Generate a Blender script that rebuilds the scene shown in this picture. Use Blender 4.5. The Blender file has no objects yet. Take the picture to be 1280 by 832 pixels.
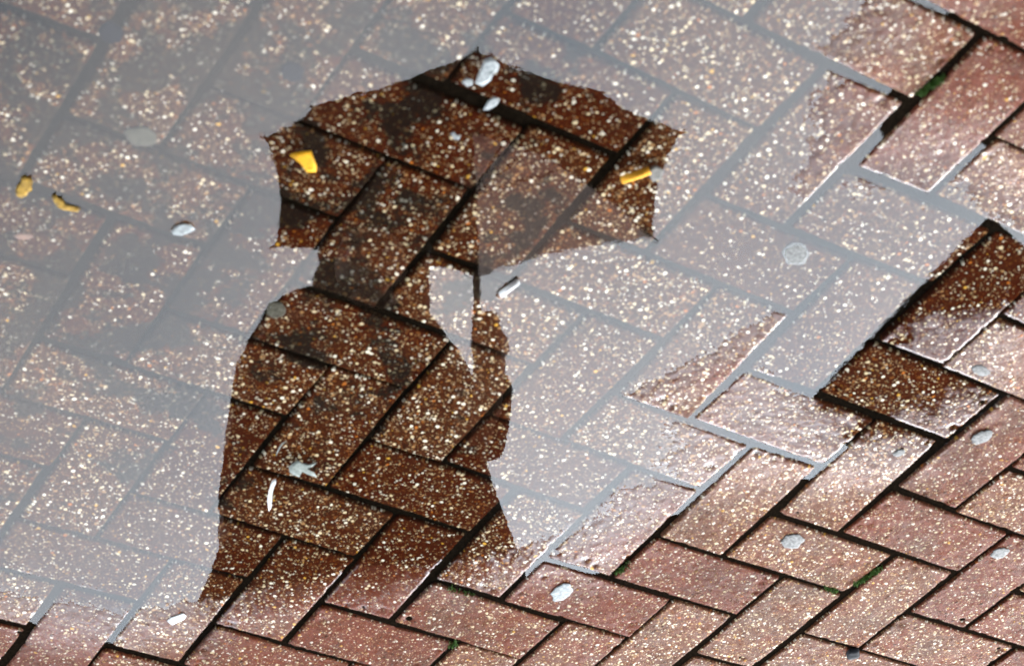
import bpy, bmesh, math, random
from mathutils import Vector, Matrix, noise

# ---------------------------------------------------------------- camera, sky, sun, exposure
scene = bpy.context.scene
col = scene.collection
F_PX=2559.85
CAM= (-1.45415, 1.56933, 1.40584)
ROT= [(0.840754, 0.534172, 0.088277), (0.291036, -0.583382, 0.758264), (0.456542, -0.611822, -0.645944)]
DJ= {(-10,4):(0.0046,0.0069),(-10,3):(0.0057,0.0081),(-9,4):(0.0038,-0.0065),(-9,3):(0.0012,0.0137),(-9,5):(0.001,0.0004),(-8,5):(0.0034,-0.0062),(-7,4):(0.0002,-0.0094),(-7,3):(-0.0074,0.0004),(-7,2):(-0.0054,-0.0101),(-6,4):(-0.014,-0.0059),(-6,3):(0.0008,-0.0035),(-6,2):(-0.0013,0.0018),(-5,4):(-0.0026,-0.0026),(-5,3):(-0.0051,0.0048),(-4,4):(0.0018,0.0013),(-4,5):(0.0023,-0.0034),(-3,5):(0.0061,-0.0011),(-3,4):(-0.006,-0.0017),(-4,3):(-0.0012,-0.0065),(-2,4):(-0.0107,0.0005),(-2,5):(-0.0023,-0.0019),(-1,6):(0.0034,0.0051),(-2,6):(0.012,0.0058),(-3,6):(0.0074,-0.0022),(-3,7):(-0.0076,0.0029),(-4,7):(0.0033,-0.0037),(-3,8):(0.0062,0.0046),(-2,7):(0.0068,0.0127),(-5,7):(0.0038,-0.0009),(-4,6):(-0.0078,0.003),(-5,6):(-0.0098,-0.0057),(-6,6):(-0.0003,0.0054),(-5,5):(-0.003,0.0086),(-8,3):(0.0034,-0.0025),(-8,2):(-0.0017,0.0082),(-8,1):(0.0054,0.0007),(-9,2):(0.0014,-0.0051),(-9,1):(0.0011,0.0125),(-9,0):(0.005,-0.0032),(-8,0):(0.0064,0.0004),(-8,-1):(0.0034,-0.0032),(-9,-1):(0.0095,-0.0013),(-8,-2):(0.0044,0.0023),(-7,0):(-0.0026,-0.0046),(-7,-1):(0.0002,-0.0009),(-7,-3):(0.0015,0.0056),(-7,-2):(0.0017,-0.0102),(-8,-3):(0.0052,0.0008),(-6,-3):(-0.0032,0.0047),(-6,-4):(0.0003,0.0001),(-7,-4):(0.004,0.0018),(-7,-5):(0.0055,-0.0002),(-6,-5):(0.0056,0.0008),(-5,-3):(-0.0033,0.0061),(-5,-4):(0.0029,-0.0003),(-5,-5):(0.0049,0.0041),(-6,1):(-0.0007,-0.0088),(-5,1):(-0.0082,0.0),(-5,2):(-0.0052,-0.0168),(-5,0):(0.0014,0.0012),(-6,0):(-0.0043,-0.0033),(-4,0):(-0.0076,0.0036),(-4,1):(-0.0057,0.0014),(-5,-1):(-0.0019,0.0057),(-4,-1):(-0.0063,-0.0031),(-3,-1):(-0.0058,-0.0008),(-4,-2):(-0.0056,-0.0069),(-5,-2):(-0.0023,-0.0023),(-4,-3):(0.0009,0.0001),(-3,-2):(-0.0042,0.0023),(-3,-3):(-0.0015,-0.0011),(-4,-4):(0.003,-0.0038),(-2,-2):(0.0085,-0.0045),(-2,-3):(-0.0003,-0.0064),(-4,2):(-0.0055,-0.0049),(-3,2):(-0.0038,-0.0059),(-3,3):(-0.0037,-0.0018),(-3,1):(-0.0081,0.0034),(-2,2):(0.0029,-0.0002),(-2,1):(-0.009,-0.0026),(-1,1):(-0.0076,-0.0062),(-1,2):(-0.0059,-0.0021),(-2,3):(0.0067,-0.0001),(0,3):(0.0005,-0.0038),(-1,3):(0.0074,0.0025),(-1,4):(0.0058,0.0025),(0,4):(0.0078,0.0071),(0,2):(-0.0033,-0.0002),(1,3):(-0.0033,0.0045),(1,2):(0.0028,0.0067),(1,4):(0.0083,0.0043),(2,3):(0.0045,0.0084),(-2,-1):(0.003,-0.0002),(-1,-1):(-0.0006,-0.0014),(-1,0):(0.001,-0.0036),(0,0):(-0.0019,0.0024),(0,-1):(-0.0037,-0.0021),(1,-1):(-0.0025,-0.0004),(1,-2):(-0.0061,0.001),(-1,-2):(-0.0018,-0.012),(0,1):(-0.0008,-0.0063),(2,1):(-0.0031,-0.0016),(2,0):(-0.0071,0.0001),(1,1):(-0.0005,0.0024),(3,2):(0.0046,0.0003),(3,1):(0.0019,0.0009),(2,-1):(0.0049,-0.0013),(3,-1):(0.0011,0.0071),(1,0):(-0.0039,-0.003),(2,-2):(-0.0019,0.0049)}
CAM = Vector(CAM)
R0, R1, R2 = [Vector(r) for r in ROT]          # camera right, image-down, forward in world space
cam_data = bpy.data.cameras.new('camera')
cam = bpy.data.objects.new('camera', cam_data); col.objects.link(cam)
cam.matrix_world = Matrix(((R0.x, -R1.x, -R2.x, CAM.x), (R0.y, -R1.y, -R2.y, CAM.y), (R0.z, -R1.z, -R2.z, CAM.z), (0, 0, 0, 1)))
cam_data.sensor_width = 36.0
cam_data.lens = F_PX / 1280 * 36.0
cam_data.clip_start = 0.05
cam_data.clip_end = 3000
cam_data.dof.use_dof = True
cam_data.dof.focus_distance = 3.1
cam_data.dof.aperture_fstop = 8.0
scene.camera = cam

FWD = Vector((R2.x, R2.y, 0)).normalized()      # the way the camera faces, on the ground
SIDE = Vector((-FWD.y, FWD.x, 0))               # towards picture right
SUN_EL = math.radians(25)
SUN_AZ = math.atan2(FWD.x, FWD.y) + math.radians(-32)  # clockwise from +Y: ahead and to the picture's right
world = bpy.data.worlds.new('World'); scene.world = world; world.use_nodes = True
nt = world.node_tree; nt.nodes.clear()
W = lambda t: nt.nodes.new(t)
sky = W('ShaderNodeTexSky'); sky.sky_type = 'NISHITA'; sky.sun_disc = False
sky.sun_elevation = SUN_EL; sky.sun_rotation = SUN_AZ
sky.air_density = 1.0; sky.dust_density = 3.0; sky.ozone_density = 1.0
tc = W('ShaderNodeTexCoord')
cl = W('ShaderNodeTexNoise'); cl.inputs['Scale'].default_value = 3.6; cl.inputs['Detail'].default_value = 5; cl.inputs['Roughness'].default_value = 0.5
nt.links.new(tc.outputs['Generated'], cl.inputs['Vector'])
cr = W('ShaderNodeValToRGB'); nt.links.new(cl.outputs['Fac'], cr.inputs[0])        # the cloud deck: bluish grey to white
cr.color_ramp.elements[0].position = 0.34; cr.color_ramp.elements[0].color = (0.56, 0.67, 0.78, 1)
cr.color_ramp.elements[1].position = 0.66; cr.color_ramp.elements[1].color = (1.02, 1.02, 1.05, 1)
gain = W('ShaderNodeVectorMath'); gain.operation = 'SCALE'; nt.links.new(cr.outputs[0], gain.inputs[0])
sep = W('ShaderNodeSeparateXYZ'); nt.links.new(tc.outputs['Generated'], sep.inputs[0])
low = W('ShaderNodeMapRange'); low.inputs[1].default_value = 0.0; low.inputs[2].default_value = 1.0; low.inputs[3].default_value = 31.5; low.inputs[4].default_value = 10.5   # the deck thins towards the horizon
nt.links.new(sep.outputs[2], low.inputs[0]); 
glow = W('ShaderNodeVectorMath'); glow.operation = 'DOT_PRODUCT'; nt.links.new(tc.outputs['Generated'], glow.inputs[0])
glow.inputs[1].default_value = (math.sin(SUN_AZ) * math.cos(SUN_EL), math.cos(SUN_AZ) * math.cos(SUN_EL), math.sin(SUN_EL))
gl2 = W('ShaderNodeMapRange'); gl2.interpolation_type = 'SMOOTHSTEP'; gl2.inputs[1].default_value = 0.62; gl2.inputs[2].default_value = 1.0; gl2.inputs[3].default_value = 1.0; gl2.inputs[4].default_value = 2.35   # the sun's glow through the cloud
nt.links.new(glow.outputs['Value'], gl2.inputs[0])
gm = W('ShaderNodeMath'); gm.operation = 'MULTIPLY'; nt.links.new(low.outputs[0], gm.inputs[0]); nt.links.new(gl2.outputs[0], gm.inputs[1]); nt.links.new(gm.outputs[0], gain.inputs['Scale']); nt.links.new(cr.outputs[0], gain.inputs[0])
grey = W('ShaderNodeMix'); grey.data_type = 'RGBA'; grey.inputs[0].default_value = 0.85   # a thick overcast over the clear sky
nt.links.new(sky.outputs[0], grey.inputs[6]); nt.links.new(gain.outputs[0], grey.inputs[7])
bg = W('ShaderNodeBackground'); bg.inputs['Strength'].default_value = 0.10
nt.links.new(grey.outputs[2], bg.inputs['Color'])
wo = W('ShaderNodeOutputWorld'); nt.links.new(bg.outputs[0], wo.inputs['Surface'])

sun_d = bpy.data.lights.new('sun', 'SUN'); sun_d.energy = 0.5; sun_d.angle = math.radians(20); sun_d.color = (1.0, 0.95, 0.88)
sun = bpy.data.objects.new('sun', sun_d); col.objects.link(sun)
sd_ = Vector((math.sin(SUN_AZ) * math.cos(SUN_EL), math.cos(SUN_AZ) * math.cos(SUN_EL), math.sin(SUN_EL)))
sun.rotation_euler = sd_.to_track_quat('Z', 'Y').to_euler(); sun.location = sd_ * 50

vs = scene.view_settings
vs.view_transform = 'Standard'; vs.look = 'None'; vs.gamma = 1; vs.use_curve_mapping = False
vs.exposure = 2.28
scene.cycles.max_bounces = 8; scene.cycles.transparent_max_bounces = 8
scene.cycles.caustics_reflective = False; scene.cycles.caustics_refractive = False
scene.cycles.use_denoising = True; scene.cycles.use_adaptive_sampling = False

# ---------------------------------------------------------------- geometry helpers
def ray(px, py):
    return R2 + R0 * ((px - 640) / F_PX) + R1 * ((py - 416) / F_PX)
def ground(px, py, z=0.0):
    d = ray(px, py); return CAM + d * ((z - CAM.z) / d.z)
def mirrored(px, py, dist):
    """the point DIST metres ahead whose reflection in the water is seen at this pixel of the photograph"""
    d = ray(px, py); p = CAM + d * (dist / d.dot(FWD)); return Vector((p.x, p.y, -p.z))

def mesh_obj(name, verts, faces, mat, parent=None, smooth=False):
    me = bpy.data.meshes.new(name); me.from_pydata([tuple(v) for v in verts], [], faces); me.update()
    if mat: me.materials.append(mat)
    if smooth: me.polygons.foreach_set('use_smooth', [True] * len(me.polygons))
    o = bpy.data.objects.new(name, me); col.objects.link(o)
    if parent: o.parent = parent
    return o
def tag(o, label=None, cat=None, group=None, kind=None):
    for k, v in (('label', label), ('category', cat), ('group', group), ('kind', kind)):
        if v: o[k] = v
    return o
def empty(name, loc):
    o = bpy.data.objects.new(name, None); col.objects.link(o); o.location = loc; o.empty_display_size = 0.1
    return o
def tube(pts, radii, n=8, cap=True):
    """verts and faces of a tube along world points"""
    V, Fc = [], []
    pts = [Vector(p) for p in pts]
    if not isinstance(radii, (list, tuple)): radii = [radii] * len(pts)
    ref = None
    for i, p in enumerate(pts):
        t = (pts[min(i + 1, len(pts) - 1)] - pts[max(i - 1, 0)]).normalized()
        a = t.orthogonal().normalized() if ref is None else (ref - t * ref.dot(t)).normalized()
        ref = a; b = t.cross(a)
        for k in range(n):
            q = 2 * math.pi * k / n
            V.append(p + (a * math.cos(q) + b * math.sin(q)) * radii[i])
    for i in range(len(pts) - 1):
        for k in range(n):
            k2 = (k + 1) % n
            Fc.append((i * n + k, i * n + k2, (i + 1) * n + k2, (i + 1) * n + k))
    if cap:
        Fc.append(tuple(range(n - 1, -1, -1))); Fc.append(tuple((len(pts) - 1) * n + k for k in range(n)))
    return V, Fc
def join(*parts):
    V, Fc = [], []
    for v, f in parts:
        o = len(V); V += list(v); Fc += [tuple(i + o for i in q) for q in f]
    return V, Fc

# ---------------------------------------------------------------- materials
def new_mat(name):
    m = bpy.data.materials.new(name); m.use_nodes = True
    t = m.node_tree; t.nodes.clear()
    out = t.nodes.new('ShaderNodeOutputMaterial')
    return m, t, out
def simple(name, rgb, rough=0.6, var=0.25, scale=30.0, spec=0.4, trans=0.0, bump=0.0):
    m, t, out = new_mat(name)
    b = t.nodes.new('ShaderNodeBsdfPrincipled'); b.inputs['Roughness'].default_value = rough; b.inputs['Specular IOR Level'].default_value = spec
    n = t.nodes.new('ShaderNodeTexNoise'); n.inputs['Scale'].default_value = scale; n.inputs['Detail'].default_value = 4
    g = t.nodes.new('ShaderNodeNewGeometry'); t.links.new(g.outputs['Position'], n.inputs['Vector'])
    r = t.nodes.new('ShaderNodeValToRGB'); t.links.new(n.outputs['Fac'], r.inputs[0])
    r.color_ramp.elements[0].position = 0.3; r.color_ramp.elements[1].position = 0.7
    r.color_ramp.elements[0].color = tuple(c * (1 - var) for c in rgb) + (1,)
    r.color_ramp.elements[1].color = tuple(min(1, c * (1 + var)) for c in rgb) + (1,)
    t.links.new(r.outputs[0], b.inputs['Base Color'])
    if bump:
        bp = t.nodes.new('ShaderNodeBump'); bp.inputs['Strength'].default_value = 0.6; bp.inputs['Distance'].default_value = bump
        t.links.new(n.outputs['Fac'], bp.inputs['Height']); t.links.new(bp.outputs[0], b.inputs['Normal'])
    if trans:
        tr = t.nodes.new('ShaderNodeBsdfTranslucent'); t.links.new(r.outputs[0], tr.inputs['Color'])
        mx = t.nodes.new('ShaderNodeMixShader'); mx.inputs[0].default_value = trans
        t.links.new(b.outputs[0], mx.inputs[1]); t.links.new(tr.outputs[0], mx.inputs[2]); t.links.new(mx.outputs[0], out.inputs[0])
    else:
        t.links.new(b.outputs[0], out.inputs[0])
    return m

class NT:
    """small node-writing helper"""
    def __init__(s, t): s.t = t
    def node(s, ty, **kw):
        n = s.t.nodes.new(ty)
        for k, v in kw.items(): setattr(n, k, v)
        return n
    def put(s, sock, v):
        if hasattr(v, 'is_output') or isinstance(v, bpy.types.NodeSocket): s.t.links.new(v, sock)
        else: sock.default_value = v
    def math(s, op, a, b=0.0, c=None, clamp=False):
        n = s.node('ShaderNodeMath', operation=op, use_clamp=clamp); s.put(n.inputs[0], a); s.put(n.inputs[1], b)
        if c is not None: s.put(n.inputs[2], c)
        return n.outputs[0]
    def mapr(s, v, a, b, c, d, smooth=False):
        n = s.node('ShaderNodeMapRange'); n.interpolation_type = 'SMOOTHSTEP' if smooth else 'LINEAR'
        s.put(n.inputs[0], v)
        for i, x in enumerate((a, b, c, d)): s.put(n.inputs[i + 1], x)
        return n.outputs[0]
    def mix(s, f, a, b, mode='MIX'):
        n = s.node('ShaderNodeMix', data_type='RGBA', blend_type=mode); s.put(n.inputs[0], f); s.put(n.inputs[6], a); s.put(n.inputs[7], b)
        return n.outputs[2]
    def ramp(s, f, stops, const=False):
        n = s.node('ShaderNodeValToRGB'); s.put(n.inputs[0], f); e = n.color_ramp
        if const: e.interpolation = 'CONSTANT'
        e.elements[0].position = stops[0][0]; e.elements[0].color = stops[0][1] + (1,)
        e.elements[1].position = stops[1][0]; e.elements[1].color = stops[1][1] + (1,)
        for p, c in stops[2:]:
            x = e.elements.new(p); x.color = c + (1,)
        return n.outputs[0]
    def noise(s, vec, scale, detail=3, rough=0.5):
        n = s.node('ShaderNodeTexNoise'); s.put(n.inputs['Vector'], vec); n.inputs['Scale'].default_value = scale
        n.inputs['Detail'].default_value = detail; n.inputs['Roughness'].default_value = rough
        return n.outputs['Fac']
    def vor(s, vec, scale, feature='F1'):
        n = s.node('ShaderNodeTexVoronoi', feature=feature, voronoi_dimensions='2D'); s.put(n.inputs['Vector'], vec); n.inputs['Scale'].default_value = scale
        return n

def brick_material():
    m, t, out = new_mat('wet_concrete_brick'); h = NT(t)
    tcn = h.node('ShaderNodeTexCoord'); oi = h.node('ShaderNodeObjectInfo'); geo = h.node('ShaderNodeNewGeometry')
    rnd = oi.outputs['Random']
    off = h.node('ShaderNodeCombineXYZ'); h.put(off.inputs[0], h.math('MULTIPLY', rnd, 37.0)); h.put(off.inputs[1], h.math('MULTIPLY', rnd, 91.0))
    va = h.node('ShaderNodeVectorMath', operation='ADD'); h.put(va.inputs[0], tcn.outputs['Object']); h.put(va.inputs[1], off.outputs[0])
    co = va.outputs[0]
    wn = h.node('ShaderNodeTexNoise'); h.put(wn.inputs['Vector'], co); wn.inputs['Scale'].default_value = 260; wn.inputs['Detail'].default_value = 2
    wsc = h.node('ShaderNodeVectorMath', operation='MULTIPLY_ADD'); h.put(wsc.inputs[0], wn.outputs['Color']); wsc.inputs[1].default_value = (0.003, 0.003, 0.003); h.put(wsc.inputs[2], co)
    cw = wsc.outputs[0]                       # a little wobble so that grains are not round
    r2 = h.math('FRACT', h.math('MULTIPLY', rnd, 13.7)); r3 = h.math('FRACT', h.math('MULTIPLY', rnd, 57.3))
    # matrix between the grains
    fine = h.noise(cw, 420, 3, 0.6); broad = h.noise(co, 22, 3, 0.55)
    red = h.mix(fine, BR_DARK, BR_RED)
    tan = h.mix(fine, BR_TAN0, BR_TAN1)
    base = h.mix(h.mapr(h.math('ADD', broad, h.math('MULTIPLY', r2, 0.42)), 0.50, 0.95, 0.0, 0.70, True), red, tan)
    sp = h.node('ShaderNodeSeparateXYZ'); h.put(sp.inputs[0], geo.outputs['Position'])
    above = h.mapr(sp.outputs[2], -0.0004, 0.0004, 0, 1, True); drained = h.mapr(sp.outputs[2], -0.0005, 0.0030, 0, 1, True)          # drained stone in the air is paler than soaked stone under water
    film = h.mapr(sp.outputs[2], 0.0002, 0.0048, 0, 1, True)
    base = h.mix(h.mapr(drained, 0, 1, 0.72, 0.0), base, (0.008, 0.0008, 0.0002, 1))
    # aggregate grains, two sizes
    def grains(scale, keep_lo, keep_hi, rad):
        v = h.vor(cw, scale); sep = h.node('ShaderNodeSeparateColor'); h.put(sep.inputs[0], v.outputs['Color'])
        rr = h.mapr(sep.outputs[2], 0, 1, rad * 0.55, rad)
        keep = h.math('GREATER_THAN', sep.outputs[0], h.mapr(r2, 1, 0, keep_lo, keep_hi))
        q = h.math('DIVIDE', v.outputs['Distance'], rr)
        body = h.math('MULTIPLY', h.mapr(q, 0.8, 1.05, 1, 0, True), keep)
        dome = h.math('MULTIPLY', h.math('SUBTRACT', 1.0, h.math('POWER', q, 2.0), None, True), keep)
        return body, dome, sep.outputs[1]
    b1, d1, c1 = grains(185, 0.79, 0.90, 0.48)
    b2, d2, c2 = grains(310, 0.62, 0.76, 0.50)
    b3, d3, c3 = grains(520, 0.44, 0.58, 0.54)
    stops = [(0.0, (0.050, 0.016, 0.005)), (0.2, (0.10, 0.033, 0.010)), (0.40, (0.21, 0.11, 0.045)), (0.58, (0.46, 0.36, 0.22)), (0.78, (0.60, 0.53, 0.42)), (0.955, (0.28, 0.085, 0.015)), (0.98, (0.40, 0.21, 0.03))]
    stops2 = [(0.0, (0.034, 0.007, 0.002)), (0.25, (0.070, 0.020, 0.006)), (0.50, (0.125, 0.040, 0.012)), (0.74, (0.40, 0.28, 0.15)), (0.95, (0.20, 0.055, 0.008))]
    colr = h.mix(h.math('MULTIPLY', b3, 0.75), base, h.ramp(c3, stops2, True))
    colr = h.mix(b2, colr, h.ramp(c2, [(p, tuple(x * 0.85 for x in c)) for p, c in stops], True))
    colr = h.mix(h.mapr(drained, 0, 1, 0.22, 0.0), colr, (0.012, 0.0008, 0.0002, 1))
    colr = h.mix(b1, colr, h.ramp(c1, stops, True))
    # silt and algae lying in blotches towards the deep side of the puddle (world space)
    pos = geo.outputs['Position']
    silt = h.noise(pos, 16, 4, 0.62)
    dv = h.node('ShaderNodeVectorMath', operation='DISTANCE'); h.put(dv.inputs[0], pos); dv.inputs[1].default_value = tuple(SILT_C)
    near = h.mapr(dv.outputs['Value'], 0.20, 0.95, 0.14, -0.13, True)
    dv2 = h.node('ShaderNodeVectorMath', operation='DISTANCE'); h.put(dv2.inputs[0], pos); dv2.inputs[1].default_value = tuple(ground(665, 112))
    near = h.math('MAXIMUM', near, h.mapr(dv2.outputs['Value'], 0.0, 0.085, 0.2, -0.14, True))
    sm = h.mapr(h.math('ADD', h.math('ADD', silt, near), h.math('MULTIPLY', h.math('SUBTRACT', h.noise(pos, 110, 3, 0.7), 0.5), 0.22)), 0.58, 0.68, 0, 0.85, True)
    colr = h.mix(sm, colr, (0.006, 0.0055, 0.0045, 1))
    wear = h.noise(pos, 11, 5, 0.6); colr = h.mix(h.math('MULTIPLY', h.mapr(drained, 0, 1, 0.35, 1.0), h.mapr(wear, 0.42, 0.68, 0.0, 0.36, True)), colr, (0.030, 0.021, 0.015, 1))      # worn and grimy patches
    # edges of the paver carry dirt
    obj = h.node('ShaderNodeSeparateXYZ'); h.put(obj.inputs[0], tcn.outputs['Object'])
    ex = h.math('SUBTRACT', BL / 2, h.math('ABSOLUTE', obj.outputs[0])); ey = h.math('SUBTRACT', BW / 2, h.math('ABSOLUTE', obj.outputs[1]))
    ed = h.mapr(h.math('ADD', h.math('MINIMUM', ex, ey), h.math('MULTIPLY', h.math('SUBTRACT', fine, 0.5), 0.006)), 0.0008, 0.0045, 0.6, 0.0, True)
    colr = h.mix(ed, colr, (0.008, 0.005, 0.003, 1))
    b = h.node('ShaderNodeBsdfPrincipled')
    val = h.node('ShaderNodeHueSaturation'); h.put(val.inputs['Color'], colr); h.put(val.inputs['Value'], h.math('MULTIPLY', h.mapr(r2, 0, 1, 0.82, 1.12), h.mapr(film, 0, 1, 1.0, 0.84))); val.inputs['Saturation'].default_value = 1.0
    h.put(b.inputs['Base Color'], val.outputs[0])
    # a wet film in the air above the water line, index-matched below it
    h.put(b.inputs['Specular IOR Level'], h.math('MULTIPLY', h.math('MULTIPLY', above, h.mapr(ed, 0, 0.5, 1.0, 0.08)), h.mapr(film, 0, 1, SPEC_FILM, SPEC_WET)))
    h.put(b.inputs['Roughness'], h.math('MULTIPLY', h.mapr(film, 0, 1, 0.30, 1.0), h.mapr(h.noise(pos, 60, 3), 0.35, 0.65, ROUGH_LO, ROUGH_HI)))
    hgt = h.math('ADD', h.math('ADD', h.math('MULTIPLY', d1, 1.0), h.math('MULTIPLY', d2, 0.55)), h.math('ADD', h.math('MULTIPLY', d3, 0.3), h.math('MULTIPLY', fine, 0.8)))
    bp = h.node('ShaderNodeBump'); h.put(bp.inputs['Strength'], h.mapr(film, 0, 1, 0.10, BUMP)); bp.inputs['Distance'].default_value = 0.0012
    h.put(bp.inputs['Height'], hgt); h.put(b.inputs['Normal'], bp.outputs[0])
    t.links.new(b.outputs[0], out.inputs[0])
    return m
BL, BW, BH = 0.1950, 0.0950, 0.022              # paver length, width and the height of it that can show
BR_DARK = (0.046, 0.010, 0.005, 1); BR_RED = (0.180, 0.041, 0.017, 1)
BR_TAN0 = (0.045, 0.018, 0.009, 1); BR_TAN1 = (0.125, 0.060, 0.030, 1)
SPEC_FILM = 0.17; SPEC_WET = 0.024; ROUGH_LO = 0.34; ROUGH_HI = 0.52; BUMP = 0.85
SILT_C = ground(20, 200)
M_BRICK = brick_material()

def water_material():
    m, t, out = new_mat('puddle_water'); h = NT(t)
    geo = h.node('ShaderNodeNewGeometry')
    n1 = h.noise(geo.outputs['Position'], 55, 2)
    bp = h.node('ShaderNodeBump'); bp.inputs['Strength'].default_value = 0.25; bp.inputs['Distance'].default_value = 0.0001
    h.put(bp.inputs['Height'], n1)
    # Schlick's Fresnel, the same from above and below, so that daylight reaches the bottom
    dp = h.node('ShaderNodeVectorMath', operation='DOT_PRODUCT'); t.links.new(bp.outputs[0], dp.inputs[0]); t.links.new(geo.outputs['Incoming'], dp.inputs[1])
    g5 = h.math('POWER', h.math('SUBTRACT', 1.0, h.math('ABSOLUTE', dp.outputs['Value']), None, True), 5.0)
    f0 = ((WATER_IOR - 1) / (WATER_IOR + 1)) ** 2
    fres = h.math('MULTIPLY_ADD', g5, 1 - f0, f0)
    gl = h.node('ShaderNodeBsdfGlossy'); gl.inputs['Roughness'].default_value = 0.0; t.links.new(bp.outputs[0], gl.inputs['Normal'])
    tr = h.node('ShaderNodeBsdfTransparent'); tr.inputs['Color'].default_value = (0.93, 0.94, 0.93, 1)
    mx = h.node('ShaderNodeMixShader'); h.put(mx.inputs[0], fres); t.links.new(tr.outputs[0], mx.inputs[1]); t.links.new(gl.outputs[0], mx.inputs[2])
    t.links.new(mx.outputs[0], out.inputs[0])
    return m
WATER_IOR = 1.40
M_WATER = water_material()

def sand_material():
    m, t, out = new_mat('joint_sand'); h = NT(t)
    geo = h.node('ShaderNodeNewGeometry'); p = geo.outputs['Position']
    c = h.ramp(h.noise(p, 300, 4, 0.7), [(0.3, (0.0010, 0.0007, 0.0005)), (0.75, (0.010, 0.0070, 0.0045))])
    b = h.node('ShaderNodeBsdfPrincipled'); h.put(b.inputs['Base Color'], c); b.inputs['Roughness'].default_value = 0.8; b.inputs['Specular IOR Level'].default_value = 0.0
    bp = h.node('ShaderNodeBump'); bp.inputs['Strength'].default_value = 0.8; bp.inputs['Distance'].default_value = 0.002
    h.put(bp.inputs['Height'], h.noise(p, 500, 3)); t.links.new(bp.outputs[0], b.inputs['Normal'])
    t.links.new(b.outputs[0], out.inputs[0])
    return m
M_SAND = sand_material()

def paving_material():
    m, t, out = new_mat('brick_paving'); h = NT(t)
    geo = h.node('ShaderNodeNewGeometry')
    br = h.node('ShaderNodeTexBrick'); h.put(br.inputs['Vector'], geo.outputs['Position']); br.inputs['Scale'].default_value = 1.0
    br.inputs['Brick Width'].default_value = 0.2; br.inputs['Row Height'].default_value = 0.1; br.inputs['Mortar Size'].default_value = 0.003
    br.inputs['Color1'].default_value = (0.09, 0.045, 0.03, 1); br.inputs['Color2'].default_value = (0.13, 0.075, 0.055, 1); br.inputs['Mortar'].default_value = (0.015, 0.012, 0.01, 1)
    sp = h.noise(geo.outputs['Position'], 160, 2)
    c = h.mix(h.mapr(sp, 0.55, 0.65, 0, 0.5), br.outputs['Color'], (0.35, 0.3, 0.22, 1))
    b = h.node('ShaderNodeBsdfPrincipled'); h.put(b.inputs['Base Color'], c); b.inputs['Roughness'].default_value = 0.45
    t.links.new(b.outputs[0], out.inputs[0])
    return m
M_PAVE = paving_material()
M_COAT = simple('dark_wool', (0.012, 0.011, 0.012), 0.9, 0.3, 60, spec=0.05)
M_TROUSER = simple('dark_denim', (0.025, 0.030, 0.045), 0.85, 0.25, 80)
M_SHOE = simple('black_leather', (0.02, 0.018, 0.016), 0.4, 0.2, 40)
M_SKIN = simple('skin', (0.42, 0.26, 0.19), 0.55, 0.08, 25)
M_HAIR = simple('dark_hair', (0.015, 0.010, 0.008), 0.6, 0.4, 150, spec=0.1)
M_EYE = simple('eye_white', (0.7, 0.7, 0.68), 0.3, 0.02, 20)
M_IRIS = simple('iris', (0.03, 0.02, 0.015), 0.2, 0.1, 20)
M_LIP = simple('lip', (0.32, 0.13, 0.12), 0.5, 0.1, 40)
M_CANOPY = simple('black_nylon', (0.030, 0.020, 0.018), 0.7, 0.15, 40, spec=0.05, trans=0.5)
M_PALE_PANEL = simple('grey_nylon', (0.72, 0.64, 0.60), 0.6, 0.06, 40, trans=0.92, spec=0.02)
M_STEEL = simple('dark_steel', (0.012, 0.012, 0.013), 0.5, 0.1, 60, spec=0.1)
M_PLASTIC = simple('black_plastic', (0.02, 0.02, 0.02), 0.4, 0.1, 60)

# ---------------------------------------------------------------- the lie of the pavement against the water
def lattice(px, py):
    g = ground(px, py); return (g.x, g.y)
SHORE_PX = [(1120, -60), (1060, 10), (1010, 100), (972, 200), (988, 284), (1030, 258), (1130, 252), (1168, 252), (1236, 286),
            (1275, 318), (1205, 418), (1170, 475), (1112, 535), (1062, 546), (1024, 494), (950, 464), (972, 404), (905, 425), (842, 455), (800, 506), (862, 530), (818, 592), (787, 588), (692, 680),
            (632, 682), (560, 690), (440, 700), (355, 712), (255, 744), (170, 757), (80, 738), (0, 705), (-80, 690),
            (-420, 560), (-420, -120), (-160, -420), (600, -420), (1100, -320)]
SHORE = [lattice(*p) for p in SHORE_PX]
def shore_dist(x, y):
    """metres outside the water line (negative: inside the puddle)"""
    best = 1e9; inside = False; n = len(SHORE)
    for i in range(n):
        x1, y1 = SHORE[i]; x2, y2 = SHORE[(i + 1) % n]
        if (y1 > y) != (y2 > y) and x < (x2 - x1) * (y - y1) / (y2 - y1) + x1: inside = not inside
        dx, dy = x2 - x1, y2 - y1; t_ = max(0, min(1, ((x - x1) * dx + (y - y1) * dy) / (dx * dx + dy * dy)))
        best = min(best, math.hypot(x - x1 - dx * t_, y - y1 - dy * t_))
    return -best if inside else best
def level(x, y):
    d = shore_dist(x, y)
    if d < 0: return max(-0.0075, d * 0.030)
    return min(0.0062, d * 0.018 + 0.045 * max(0.0, d - 0.06)) + max(0.0, d - 0.75) * 0.02

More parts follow.
